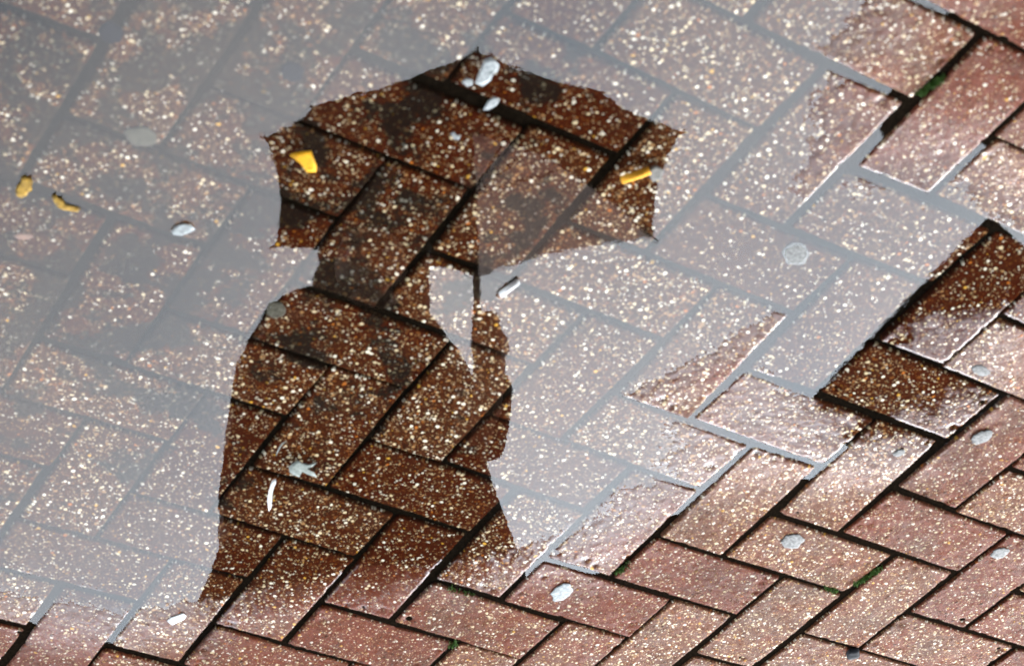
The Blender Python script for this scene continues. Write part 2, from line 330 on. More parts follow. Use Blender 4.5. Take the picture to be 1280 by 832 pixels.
# the sand bed under the pavers = the pavement; the pavers are its parts
N = 150; x0, x1_, y0, y1_ = -2.6, 1.9, -2.0, 2.6
bv, bf = [], []
for j in range(N + 1):
    for i in range(N + 1):
        x = x0 + (x1_ - x0) * i / N; y = y0 + (y1_ - y0) * j / N
        lv = level(x, y); z = lv - (0.0029 if lv > 0 else 0.0029 + min(0.0012, -lv)) + 0.0009 * noise.noise(Vector((x * 9, y * 9, 3.1))) + 0.0004 * noise.noise(Vector((x * 40, y * 40, 1.7)))
        bv.append((x, y, z))
for j in range(N):
    for i in range(N):
        a = j * (N + 1) + i; bf.append((a, a + 1, a + N + 2, a + N + 1))
pavement = mesh_obj('pavement', bv, bf, M_SAND, smooth=True); tag(pavement, kind='structure')

def paver_mesh(seed):
    rng = random.Random(seed)
    nx, ny = 64, 32
    hx, hy = BL / 2, BW / 2; rr = 0.0032
    cell = 0.0055; gr = {}
    for _ in range(620):
        gx, gy = rng.uniform(-hx, hx), rng.uniform(-hy, hy)
        gr.setdefault((int(gx // cell), int(gy // cell)), []).append((gx, gy, rng.uniform(0.0015, 0.0040), rng.uniform(0.0002, 0.0009)))
    sx, sy, sz = rng.uniform(0, 90), rng.uniform(0, 90), rng.uniform(0, 90)
    chips = [(rng.choice((-hx, hx)) * rng.uniform(0.8, 1.0), rng.uniform(-hy, hy), rng.uniform(0.004, 0.010)) for _ in range(5)] + \
            [(rng.uniform(-hx, hx), rng.choice((-hy, hy)), rng.uniform(0.003, 0.008)) for _ in range(9)]
    V, Fc = [], []
    for j in range(ny + 1):
        for i in range(nx + 1):
            x = -hx + BL * i / nx; y = -hy + BW * j / ny
            e = min(hx - abs(x), hy - abs(y))
            c2 = math.hypot(max(0, abs(x) - hx + 0.008), max(0, abs(y) - hy + 0.008))
            if c2 > 0.008: e = min(e, 0.0); 
            z = 0.0007 * noise.noise(Vector((x * 22 + sx, y * 22 + sy, sz))) + 0.0002 * noise.noise(Vector((x * 140 + sx, y * 140 + sy, sz)))
            ci, cj = int(x // cell), int(y // cell)
            b = 0.0
            for u in (-1, 0, 1):
                for v in (-1, 0, 1):
                    for gx, gy, r, hh in gr.get((ci + u, cj + v), ()):
                        q = ((x - gx) ** 2 + (y - gy) ** 2) / (r * r)
                        if q < 1: b = max(b, hh * (1 - q))
            z += b
            if e < rr: z -= rr * (1 - math.sqrt(max(0, 1 - (1 - e / rr) ** 2))) * 0.9
            for cx, cy, r in chips:
                q = math.hypot(x - cx, y - cy) / r
                if q < 1: z -= 0.0022 * (1 - q)
            wob = 0.0015 * noise.noise(Vector((x * 30 + sz, y * 30 + sx, sy)))
            X, Y = x, y
            if i in (0, nx): X += wob
            if j in (0, ny): Y += wob
            if c2 > 0.006:     # round the corners
                k = 0.0062 / c2
                X = math.copysign(min(abs(X), hx - 0.008 + max(0, abs(x) - hx + 0.008) * k + 0.0012), X)
                Y = math.copysign(min(abs(Y), hy - 0.008 + max(0, abs(y) - hy + 0.008) * k + 0.0012), Y)
            V.append((X, Y, z))
    W_ = nx + 1
    for j in range(ny):
        for i in range(nx):
            a = j * W_ + i; Fc.append((a, a + 1, a + W_ + 1, a + W_))
    rim = [i for i in range(nx + 1)] + [j * W_ + nx for j in range(1, ny + 1)] + [ny * W_ + i for i in range(nx - 1, -1, -1)] + [j * W_ for j in range(ny - 1, 0, -1)]
    o = len(V)
    for r in rim: V.append((V[r][0], V[r][1], -BH))
    for k in range(len(rim)):
        k2 = (k + 1) % len(rim); Fc.append((rim[k], o + k, o + k2, rim[k2]))
    me = bpy.data.meshes.new('brick'); me.from_pydata(V, [], Fc); me.update()
    me.polygons.foreach_set('use_smooth', [True] * len(me.polygons)); me.materials.append(M_BRICK)
    return me
PAVERS = [paver_mesh(100 + k) for k in range(10)]
FLAT = {(-1, 4): (-0.0004, 0.012, -0.012), (-1, 3): (-0.0001, 0.012, -0.006)}     # pavers that lie almost level in the film
LIFT = {(-3, 2): (0.0016, 0.030, -0.008), (-2, 2): (0.0006, 0.0, 0.0)}
rng = random.Random(5)
todo = []
for cx in range(-26, 20):
    for cy in range(-20, 26):
        k = (cx - cy) % 4
        if k == 0: hor = True
        elif k == 3: hor = False
        else: continue
        pts = [(cx + i, cy + j) for i in range(3 if hor else 2) for j in range(2 if hor else 3)]
        mx = cx * 0.1 + (0.1 if hor else 0.05); my = cy * 0.1 + (0.05 if hor else 0.1)
        w = Vector((mx, my, 0)) - CAM; zc = w.dot(R2)
        if zc < 0.5: continue
        px = 640 + F_PX * w.dot(R0) / zc; py = 416 + F_PX * w.dot(R1) / zc
        over = max(-px, px - 1280, -py, py - 832, 0)
        todo.append((over, mx, my, hor, pts, (cx, cy)))
todo.sort(key=lambda q: q[0])
for over, mx, my, hor, pts, key in todo[:290]:
    ds = [(p, DJ[p]) for p in pts if p in DJ]
    rot = 0.0; dx = dy = 0.0
    if len(ds) >= 3:
        dx = sum(d[0] for _, d in ds) / len(ds); dy = sum(d[1] for _, d in ds) / len(ds)
        ax = sum(p[0] for p, _ in ds) / len(ds) * 0.1; ay = sum(p[1] for p, _ in ds) / len(ds) * 0.1
        num = den = 0
        for p, d in ds:
            ux, uy = p[0] * 0.1 - ax, p[1] * 0.1 - ay
            num += ux * (d[1] - dy) - uy * (d[0] - dx); den += ux * ux + uy * uy
        rot = max(-0.03, min(0.03, num / den * 0.8))
        dx = max(-0.006, min(0.006, dx * 0.9)); dy = max(-0.006, min(0.006, dy * 0.9))
    else:
        dx = rng.uniform(-.0015, .0015); dy = rng.uniform(-.0015, .0015); rot = rng.uniform(-.008, .008)
    x, y = mx + dx, my + dy
    # plane through the wanted heights at nine points of the paver
    hl, hw = (0.095, 0.045) if hor else (0.045, 0.095)
    sx = sy = sz = 0; qx = qy = 0
    for a in (-1, 0, 1):
        for b in (-1, 0, 1):
            z = level(x + a * hl, y + b * hw); sz += z; sx += z * a * hl; sy += z * b * hw; qx += (a * hl) ** 2; qy += (b * hw) ** 2
    z = sz / 9; gx, gy = sx / qx, sy / qy
    lz, lx, ly = LIFT.get(key, (0, 0, 0))
    if key in FLAT: z, gx, gy = FLAT[key]
    z += lz + rng.uniform(-0.0004, 0.0004); gx += lx + rng.uniform(-.003, .003); gy += ly + rng.uniform(-.003, .003)
    o = bpy.data.objects.new('brick', rng.choice(PAVERS)); col.objects.link(o); o.parent = pavement
    nrm = Vector((-gx, -gy, 1)).normalized()
    yaw = rot + (0 if hor else math.pi / 2) + (math.pi if rng.random() < 0.5 else 0)
    o.matrix_world = Matrix.Translation((x, y, z - 0.0006)) @ Vector((0, 0, 1)).rotation_difference(nrm).to_matrix().to_4x4() @ Matrix.Rotation(yaw, 4, 'Z')

# the street beyond the pavers
gv = []; gf = []
B = 400.0
ring = [(x0, y0), (x1_, y0), (x1_, y1_), (x0, y1_)]; outr = [(-B, -B), (B, -B), (B, B), (-B, B)]
gv = [(a, b, 0.012) for a, b in ring] + [(a, b, 0.012) for a, b in outr]
gf = [(i, i + 4, (i + 1) % 4 + 4, (i + 1) % 4) for i in range(4)]
tag(mesh_obj('ground', gv, gf, M_PAVE), kind='structure')

# the water sheet: lies level over the pavers and shows wherever they dip below it
wp = [ground(*q) for q in ((-380, -380), (1560, -300), (1500, 900), (640, 960), (-380, 900))]
nw = 1
water = mesh_obj('puddle_water', [(p.x, p.y, 0.0) for p in wp], [tuple(range(len(wp)))], M_WATER); tag(water, kind='structure')
if (water.data.polygons[0].normal.z < 0): water.data.flip_normals()

# ---------------------------------------------------------------- umbrella (seen only in the puddle)
TIPS = [((330, 170), 0), ((391, 133), 1), ((597, 64), 2), ((752, 116), 3), ((854, 165), 4), ((818, 298), 5), ((595, 347), 6), ((343, 309), 7)]
TIP3 = {0: (-0.034, -1.207), 1: (-0.086, -0.865), 2: (0.126, -0.58), 3: (0.478, -0.52), 4: (0.764, -0.719), 5: (0.817, -1.061), 6: (0.605, -1.345), 7: (0.252, -1.406)}
def along(x, y): return (Vector((x, y, 0)) - Vector((CAM.x, CAM.y, 0))).dot(FWD)
tips = [mirrored(px, py, along(*TIP3[k])) for (px, py), k in TIPS]
hub = mirrored(587, 163, along(0.351, -0.929))
rimc = sum(tips, Vector()) / 8
axis = Vector((-0.105, 0.246, 0.9635)).normalized()
grip = mirrored(597, 405, along(hub.x, hub.y) - 0.03)
umb = empty('umbrella', grip)
tag(umb, 'open dark umbrella with one paler panel, seen mirrored in the puddle', 'umbrella')
inv = Matrix.Translation(-grip)
def U(name, vf, mat, smooth=False): return mesh_obj(name, [inv @ Vector(v) for v in vf[0]], vf[1], mat, umb, smooth)
def gore_pt(a, b, s, t_):
    e = a.lerp(b, t_); mid = (a + b) / 2
    e = e + (hub - mid) * (0.055 * 4 * t_ * (1 - t_))
    p = hub.lerp(e, s)
    return p + axis * (0.050 * 4 * s * (1 - s)) - axis * (0.012 * 4 * t_ * (1 - t_) * s * (1 - s))
for k in range(8):
    a, b = tips[k], tips[(k + 1) % 8]
    V, Fc = [], []; ns, ntt = 10, 8
    for lay in (0, 1):
        for i in range(ns + 1):
            for j in range(ntt + 1):
                w = 0.006 * noise.noise(Vector((k * 3.1 + j * 0.9, i * 0.4, 5))) if i == ns and 0 < j < ntt else 0
                V.append(gore_pt(a, b, i / ns, j / ntt) + axis * (0.0008 * lay + w))
    q = (ns + 1) * (ntt + 1)
    for i in range(ns):
        for j in range(ntt):
            c = i * (ntt + 1) + j
            Fc.append((c, c + 1, c + ntt + 2, c + ntt + 1)); Fc.append((q + c, q + c + ntt + 1, q + c + ntt + 2, q + c + 1))
    for j in range(ntt):
        c = ns * (ntt + 1) + j; Fc.append((c, c + 1, q + c + 1, q + c))
    pn = U('canopy_panel', (V, Fc), M_PALE_PANEL if k == 5 else M_CANOPY, True)
    if k == 5: pn['label'] = 'paler grey panel that lets light through'
    pts = [gore_pt(a, b, i / 8, 0) - axis * 0.004 for i in range(9)]
    U('rib', tube(pts, 0.0022, 6), M_STEEL)
    run = hub - axis * 0.16
    U('stretcher', tube([run, gore_pt(a, b, 0.5, 0) - axis * 0.006], 0.002, 6), M_STEEL)
    tv = (a - hub).normalized()
    U('rib_tip', tube([a - tv * 0.008, a + tv * 0.010], [0.004, 0.0025], 6), M_PLASTIC)
U('shaft', tube([hub + axis * 0.0, grip.lerp(hub, 0.5) + SIDE * 0.003, grip], 0.0068, 10), M_STEEL)
U('ferrule', tube([hub, hub + axis * 0.05], [0.006, 0.004], 8), M_STEEL)
U('runner', tube([hub - axis * 0.19, hub - axis * 0.14], 0.011, 10), M_PLASTIC)
gd = (grip - hub).normalized()
U('handle', tube([grip - gd * 0.02, grip + gd * 0.05, grip + gd * 0.10], [0.011, 0.013, 0.012], 10), M_PLASTIC)

# ---------------------------------------------------------------- the person (standing beyond the frame, mirrored in the puddle)
DP = along(hub.x, hub.y) + 0.03
def B3(px, py, dd=0.0): return mirrored(px, py, DP + dd)
def width(px, py): return (B3(px + 1, py) - B3(px, py)).length
person = empty('person', Vector((B3(450, 600).x, B3(450, 600).y, 0.012)))
tag(person, 'person in a long dark coat holding up the umbrella, mirrored in the puddle', 'person')
pinv = Matrix.Translation(-person.location)
def loft(rings, n=24):
    """rings: (centre, half_width, half_depth) -> closed tube across SIDE / FWD"""
    V, Fc = [], []
    for c, hw, hd in rings:
        for k in range(n):
            q = 2 * math.pi * k / n; V.append(c + SIDE * (hw * math.cos(q)) + FWD * (hd * math.sin(q)))
    for i in range(len(rings) - 1):
        for k in range(n):
            k2 = (k + 1) % n; Fc.append((i * n + k, i * n + k2, (i + 1) * n + k2, (i + 1) * n + k))
    Fc.append(tuple(range(n - 1, -1, -1))); Fc.append(tuple((len(rings) - 1) * n + k for k in range(n)))
    return V, Fc
def P(name, vf, mat, parent=None, smooth=True):
    return mesh_obj(name, [pinv @ Vector(v) for v in vf[0]], vf[1], mat, parent or person, smooth)
def skin(name, verts, edges, radii, mat, root=0, sub=2, parent=None):
    me = bpy.data.meshes.new(name); me.from_pydata([tuple(pinv @ Vector(v)) for v in verts], edges, []); me.update(); me.materials.append(mat)
    o = bpy.data.objects.new(name, me); col.objects.link(o); o.parent = parent or person
    md = o.modifiers.new('skin', 'SKIN'); md.use_smooth_shade = True
    for i, r in enumerate(radii):
        me.skin_vertices[0].data[i].radius = (r, r); me.skin_vertices[0].data[i].use_root = (i == root)
    if sub: s = o.modifiers.new('smooth', 'SUBSURF'); s.levels = sub; s.render_levels = sub
    return o
head_c = B3(466, 352)                         # centre of the head
upv = Vector((0, 0, 1))
neck = head_c - upv * 0.13; chest = neck - upv * 0.16 + FWD * 0.01; belly = chest - upv * 0.22; pelvis = belly - upv * 0.16
lsh = B3(352, 402); rsh = B3(545, 472)        # shoulders at picture left and right
lel = B3(306, 545, 0.03); lwr = B3(292, 655, -0.02)
rel = B3(609, 568, -0.06); rwr = B3(612, 452, -0.12); rpalm = B3(612, 421, -0.10)
lpalm = B3(291, 690, -0.03)
lhip = pelvis - SIDE * 0.085 - upv * 0.03; rhip = pelvis + SIDE * 0.085 - upv * 0.03
lkn = Vector((lhip.x, lhip.y, 0.47)) - SIDE * 0.02 - FWD * 0.02; rkn = Vector((rhip.x, rhip.y, 0.47)) + SIDE * 0.02 - FWD * 0.03
lan = Vector((lkn.x, lkn.y, 0.095)) + FWD * 0.04; ran = Vector((rkn.x, rkn.y, 0.095)) + FWD * 0.02
lto = lan - FWD * 0.16 - upv * 0.055; rto = ran - FWD * 0.16 - upv * 0.055
body_v = [pelvis, belly, chest, neck, head_c - upv * 0.05, head_c + upv * 0.05, lsh, lel, lwr, lpalm, rsh, rel, rwr, rpalm, lhip, lkn, lan, rhip, rkn, ran, lto, rto]
body_r = [0.125, 0.115, 0.125, 0.055, 0.075, 0.078, 0.060, 0.043, 0.028, 0.030, 0.058, 0.043, 0.031, 0.046, 0.085, 0.055, 0.038, 0.085, 0.055, 0.038, 0.030, 0.030]
body_e = [(0, 1), (1, 2), (2, 3), (3, 4), (4, 5), (2, 6), (6, 7), (7, 8), (8, 9), (2, 10), (10, 11), (11, 12), (12, 13), (0, 14), (14, 15), (15, 16), (0, 17), (17, 18), (18, 19), (16, 20), (19, 21)]
body = skin('body', body_v, body_e, body_r, M_SKIN)
# fingers: the raised hand closes on the handle, the other hangs half curled
hd = (hub - grip).normalized()
for i in range(4):
    c = rpalm + hd * (0.030 - 0.020 * i)
    a0 = c + SIDE * 0.022 - FWD * 0.010; a1 = c + SIDE * 0.004 - FWD * 0.034; a2 = c - SIDE * 0.022 - FWD * 0.026; a3 = c - SIDE * 0.024 - FWD * 0.004
    skin('finger', [a0, a1, a2, a3], [(0, 1), (1, 2), (2, 3)], [0.009, 0.0088, 0.008, 0.0068], M_SKIN, sub=1)
    d = lpalm - SIDE * (0.027 - 0.018 * i) - upv * 0.03; ln = (0.072, 0.080, 0.075, 0.060)[i]
    skin('finger', [d, d - upv * ln * 0.45, d - upv * ln * 0.75 - FWD * 0.014, d - upv * ln * 0.95 - FWD * 0.03], [(0, 1), (1, 2), (2, 3)], [0.009, 0.0086, 0.0078, 0.0066], M_SKIN, sub=1)
skin('thumb', [rpalm - hd * 0.03 + SIDE * 0.004, rpalm - SIDE * 0.020 + FWD * 0.012 - hd * 0.005, rpalm - SIDE * 0.026 - FWD * 0.008 + hd * 0.022], [(0, 1), (1, 2)], [0.012, 0.010, 0.008], M_SKIN, sub=1)
skin('thumb', [lpalm + SIDE * 0.02 + upv * 0.01, lpalm + SIDE * 0.036 - upv * 0.02 - FWD * 0.012, lpalm + SIDE * 0.032 - upv * 0.05 - FWD * 0.02], [(0, 1), (1, 2)], [0.012, 0.010, 0.008], M_SKIN, sub=1)
# head: skull loft with a face towards the camera
hr = []
for z, hw, hdp, oz in ((-0.118, .028, .030, -.045), (-0.105, .045, .05, -.035), (-0.08, .058, .070, -.018), (-0.04, .068, .086, -.006), (0.0, .074, .094, 0), (0.04, .076, .098, .004), (0.08, .070, .090, .008), (0.108, .052, .066, .01), (0.124, .022, .030, .012)):
    hr.append((head_c + upv * z + FWD * oz, hw, hdp))
head = P('head', loft(hr, 24), M_SKIN)
nose = [head_c - FWD * 0.090 + upv * 0.012, head_c - FWD * 0.104 - upv * 0.012, head_c - FWD * 0.112 - upv * 0.030, head_c - FWD * 0.092 - upv * 0.040]
P('nose', tube(nose, [0.007, 0.010, 0.013, 0.009], 8), M_SKIN, head)
for s in (-1, 1):
    e = head_c - FWD * 0.080 + SIDE * (0.032 * s) + upv * 0.008
    P('eye', loft([(e - upv * 0.010, .004, .004), (e - upv * .005, .011, .010), (e, .013, .012), (e + upv * .005, .011, .010), (e + upv * .010, .004, .004)], 10), M_EYE, head)
    P('iris', loft([(e - FWD * .010 - upv * .005, .002, .003), (e - FWD * .010, .0055, .0035), (e - FWD * .010 + upv * .005, .002, .003)], 8), M_IRIS, head)
    ea = head_c + SIDE * (0.076 * s) - upv * 0.005
    P('ear', loft([(ea - upv * .03, .004, .008), (ea, .009, .018), (ea + upv * .028, .005, .012)], 10), M_SKIN, head)
    bl = head_c - FWD * 0.089 + SIDE * (0.032 * s) + upv * 0.028
    P('eyebrow', tube([bl - SIDE * 0.018, bl + upv * .004, bl + SIDE * 0.018], [.002, .0035, .002], 6), M_HAIR, head)
mo = head_c - FWD * 0.088 - upv * 0.066
P('mouth', tube([mo - SIDE * 0.022 + FWD * .006, mo - FWD * .003, mo + SIDE * 0.022 + FWD * .006], [.003, .006, .003], 8), M_LIP, head)
# hair: a full bob that hides the neck, open towards the face
def edge_px(rows, y):
    for (ya, la, ra), (yb, lb, rb) in zip(rows, rows[1:]):
        if ya <= y <= yb:
            f = (y - ya) / (yb - ya); return la + (lb - la) * f, ra + (rb - ra) * f
    return rows[-1][1:]
HAIR = [(268, 440, 492), (278, 420, 514), (292, 406, 528), (312, 400, 537), (330, 398, 539), (350, 392, 536), (366, 396, 538), (384, 399, 537), (402, 404, 536), (416, 420, 530)]
hv, hf = [], []; n = 28
for y, l, r in HAIR:
    c = B3((l + r) / 2, y, 0.02); hw = width(l, y) * (r - l) / 2
    for k in range(n):
        q = 2 * math.pi * k / n
        f = 1 + 0.035 * noise.noise(Vector((k * 1.3, y * 0.06, 2)))
        dpt = hw * 0.95
        fr = math.sin(q)
        ys = dpt * fr * f if fr > -0.35 else -0.35 * dpt - (dpt * 0.30) * (1 if y < 318 else 0) * (-fr - .35)
        hv.append(c + SIDE * (hw * math.cos(q) * f) + FWD * ys)
for i in range(len(HAIR) - 1):
    for k in range(n):
        k2 = (k + 1) % n; hf.append((i * n + k, i * n + k2, (i + 1) * n + k2, (i + 1) * n + k))
hf.append(tuple(range(n - 1, -1, -1))); hf.append(tuple((len(HAIR) - 1) * n + k for k in range(n)))
P('hair', (hv, hf), M_HAIR)
# coat: rings follow the outline in the puddle
COAT = [(370, 350, 450), (380, 332, 490), (390, 327, 516), (410, 320, 540), (425, 317, 550), (440, 312, 560), (470, 307, 580), (510, 300, 600), (560, 288, 604), (600, 281, 606), (640, 276, 618), (655, 276, 624), (664, 279, 628), (700, 266, 640), (735, 250, 652), (800, 240, 664), (860, 232, 672)]
rings = []
for y, l, r in COAT:
    rings.append((B3((l + r) / 2, y), width(l, y) * (r - l) / 2, min(0.12, 0.03 + max(0, y - 372) * 0.0009)))
coat = P('coat', loft(rings, 32), M_COAT)
P('collar', loft([(B3(462, 392), .085, .085), (B3(462, 372), .080, .082)], 20), M_COAT, coat)
skin('sleeve', [rsh - SIDE * 0.03, B3(590, 505, -0.02), rel, B3(616, 515, -0.08), B3(614, 468, -0.09)], [(0, 1), (1, 2), (2, 3), (3, 4)], [0.055, 0.052, 0.034, 0.038, 0.045], M_COAT, sub=2, parent=coat)
skin('sleeve', [lsh + SIDE * 0.02, B3(322, 470, 0.02), lel + SIDE * .01, B3(300, 610, 0), B3(296, 648, -0.02)], [(0, 1), (1, 2), (2, 3), (3, 4)], [0.060, 0.054, 0.048, 0.042, 0.040], M_COAT, sub=2, parent=coat)
for s, h_, kn, an in ((-1, lhip, lkn, lan), (1, rhip, rkn, ran)):
    skin('trouser_leg', [h_, kn, an + upv * 0.02], [(0, 1), (1, 2)], [0.092, 0.066, 0.055], M_TROUSER, sub=2)
    an0 = Vector((an.x, an.y, 0.012))
    rg = []
    sv, sf = [], []
    outl = [(-.035, .06), (.035, .06), (.042, -.02), (.046, -.12), (.036, -.19), (0, -.215), (-.036, -.19), (-.046, -.12), (-.042, -.02)]
    for z, kx in ((0.0, 1.0), (0.03, 1.0), (0.065, 0.85)):
        for a, b in outl: sv.append(an0 + SIDE * (a * kx) + FWD * (b * (kx if b < 0 else 1) * (0.75 if z > .05 and b < -.1 else 1)) + upv * z)
    m_ = len(outl)
    for i in range(2):
        for k in range(m_): sf.append((i * m_ + k, i * m_ + (k + 1) % m_, (i + 1) * m_ + (k + 1) % m_, (i + 1) * m_ + k))
    sf.append(tuple(range(m_ - 1, -1, -1))); sf.append(tuple(2 * m_ + k for k in range(m_)))
    P('shoe', (sv, sf), M_SHOE)

# ---------------------------------------------------------------- a dark shelter roof down the street, mirrored at the edge of the puddle
DS = 4.6
sh_px = [(1240, 272), (1014, 506), (1165, 640), (1410, 420)]
sh = [mirrored(*sh_px[0], DS), mirrored(*sh_px[1], DS), mirrored(*sh_px[2], DS + 0.25), mirrored(*sh_px[3], DS + 0.25)]
base = Vector((sh[1].x, sh[1].y, 0.012)); shelter = empty('street_shelter', base)
tag(shelter, 'dark sloping shelter roof mirrored along the edge of the puddle', 'shelter')
def S(name, vf, mat, parent=None): return mesh_obj(name, [Vector(v) - base for v in vf[0]], vf[1], mat, parent or shelter)
nrm = (sh[1] - sh[0]).cross(sh[3] - sh[0]).normalized()
if nrm.z < 0: nrm = -nrm
S('roof_panel', (sh + [p + nrm * 0.04 for p in sh], [(0, 1, 2, 3), (7, 6, 5, 4), (0, 4, 5, 1), (1, 5, 6, 2), (2, 6, 7, 3), (3, 7, 4, 0)]), M_COAT)
ne = 16
for i in range(ne):
    a = sh[0].lerp(sh[1], i / ne); b = sh[0].lerp(sh[1], (i + 0.92) / ne); o_ = (sh[0] - sh[3]).normalized() * 0.010
    S('tile_end', ([a, b, b + o_, a + o_, a + nrm * .03, b + nrm * .03, b + o_ + nrm * .03, a + o_ + nrm * .03], [(0, 1, 2, 3), (7, 6, 5, 4), (0, 4, 5, 1), (1, 5, 6, 2), (2, 6, 7, 3), (3, 7, 4, 0)]), M_COAT)
for p in (sh[2], sh[3]):
    S('post', tube([p - nrm * 0.0, Vector((p.x + .35 * FWD.x, p.y + .35 * FWD.y, 0.012))], 0.02, 8), M_STEEL)

# ---------------------------------------------------------------- litter, leaves and gum lying on the bricks and on the water
def surf(px, py):
    g = ground(px, py); return max(0.0, level(g.x, g.y) + 0.0006)
def flat(name, outline, mat, label, cat, z=None, th=0.0009, curl=0.0, group=None, parent=None, rough=0.0):
    """a thin flat thing from its outline on the pavement (photograph pixels), with a crumpled surface"""
    cx = sum(p[0] for p in outline) / len(outline); cy = sum(p[1] for p in outline) / len(outline)
    z = surf(cx, cy) if z is None else z
    c = ground(cx, cy, z); n = len(outline); V, Fc = [], []
    ringsn = 3
    for lay in (0, 1):
        V.append(Vector((0, 0, th * lay + 0.0004)))
        for r in range(1, ringsn + 1):
            for k, (px, py) in enumerate(outline):
                g = ground(cx + (px - cx) * r / ringsn, cy + (py - cy) * r / ringsn, z) - c
                zz = curl * (r / ringsn) ** 2 + rough * noise.noise(Vector((px * 0.11, py * 0.11, r * 0.7)))
                V.append(Vector((g.x, g.y, max(0.0002, 0.0004 + zz) + th * lay)))
    q = 1 + n * ringsn
    for k in range(n):
        k2 = (k + 1) % n
        Fc.append((0, 1 + k2, 1 + k)); Fc.append((q, q + 1 + k, q + 1 + k2))
        for r in range(ringsn - 1):
            a, b = 1 + r * n + k, 1 + r * n + k2
            Fc.append((a, b, b + n, a + n)); Fc.append((q + a, q + a + n, q + b + n, q + b))
        a, b = 1 + (ringsn - 1) * n + k, 1 + (ringsn - 1) * n + k2
        Fc.append((a, b, q + b, q + a))
    me = bpy.data.meshes.new(name); me.from_pydata([tuple(v) for v in V], [], Fc); me.update()
    bm = bmesh.new(); bm.from_mesh(me); bmesh.ops.recalc_face_normals(bm, faces=bm.faces); bm.to_mesh(me); bm.free()
    me.materials.append(mat); me.polygons.foreach_set('use_smooth', [True] * len(me.polygons))
    o = bpy.data.objects.new(name, me); col.objects.link(o); o.location = c
    if parent: o.parent = parent; o.location = c - parent.location
    else: tag(o, label, cat, group)
    return o
def blob(name, px, py, rx, ry, ang, h_, mat, label, cat, group=None, seed=0, z=None):
    """a trodden lump: a low dome with an uneven rim, rx / ry in photograph pixels"""
    rg = random.Random(seed + 7); n = 22; V, Fc = [], []
    z = (level(*lattice(px, py)) + 0.0008) if z is None else z
    c = ground(px, py, z); ca, sa = math.cos(ang), math.sin(ang)
    V.append(Vector((0, 0, h_)))
    prof = [(0.35, 0.95), (0.65, 0.9), (0.88, 0.6), (1.0, 0.0), (1.0, -0.6)]
    for r, hh in prof:
        for k in range(n):
            q = 2 * math.pi * k / n
            f = r * (1 + 0.22 * noise.noise(Vector((math.cos(q) * 1.7, math.sin(q) * 1.7, seed * 3.3 + 1))) + 0.16 * noise.noise(Vector((math.cos(q) * 4.5, math.sin(q) * 4.5, seed * 1.3 + 5))))
            ex, ey = rx * f * math.cos(q), ry * f * math.sin(q)
            g = ground(px + ex * ca - ey * sa, py + ex * sa + ey * ca, z) - c
            V.append(Vector((g.x, g.y, h_ * (hh + 0.35 * (hh > 0) * noise.noise(Vector((ex * .3, ey * .3, seed)))))))
    for k in range(n):
        k2 = (k + 1) % n; Fc.append((0, 1 + k, 1 + k2))
        for r in range(len(prof) - 1):
            a, b = 1 + r * n + k, 1 + r * n + k2; Fc.append((a, a + n, b + n, b))
    me = bpy.data.meshes.new(name); me.from_pydata([tuple(v) for v in V], [], Fc); me.update()
    bm = bmesh.new(); bm.from_mesh(me); bmesh.ops.recalc_face_normals(bm, faces=bm.faces); bm.to_mesh(me); bm.free()
    me.materials.append(mat); me.polygons.foreach_set('use_smooth', [True] * len(me.polygons))
    o = bpy.data.objects.new(name, me); col.objects.link(o); o.location = c
    tag(o, label, cat, group); return o

M_PAPER = simple('wet_white_paper', (0.18, 0.195, 0.195), 0.6, 0.4, 260, spec=0.15, bump=0.001)
M_YEL = simple('yellow_leaf', (0.50, 0.25, 0.004), 0.6, 0.3, 260, spec=0.1, trans=0.2)
M_PALEYEL = simple('faded_yellow_leaf', (0.21, 0.125, 0.02), 0.7, 0.6, 260, spec=0.1)
M_FILTER = simple('orange_filter_paper', (0.52, 0.25, 0.02), 0.7, 0.3, 260, spec=0.1)
M_GREYP = simple('soaked_grey_paper', (0.10, 0.095, 0.085), 0.6, 0.4, 300, spec=0.1)
M_GUM = simple('pale_gum', (0.105, 0.104, 0.100), 0.6, 0.55, 300, spec=0.1, bump=0.001)
M_GUMT = simple('tan_gum', (0.050, 0.045, 0.032), 0.6, 0.5, 300, spec=0.05, bump=0.001)
M_GUMD = simple('dark_gum', (0.010, 0.011, 0.013), 0.6, 0.3, 260, spec=0.05)
M_BLUE = simple('blue_grey_scrap', (0.004, 0.005, 0.009), 0.7, 0.3, 260, spec=0.0)
M_BRLEAF = simple('brown_leaf', (0.13, 0.05, 0.022), 0.6, 0.3, 160)
M_SEED = simple('pale_grey_leaf', (0.13, 0.145, 0.13), 0.6, 0.3, 300, spec=0.1)
M_WHITE = simple('white_paper', (0.42, 0.42, 0.41), 0.6, 0.15, 200, spec=0.15)
M_MOSS = simple('moss', (0.05, 0.11, 0.015), 0.8, 0.5, 400)

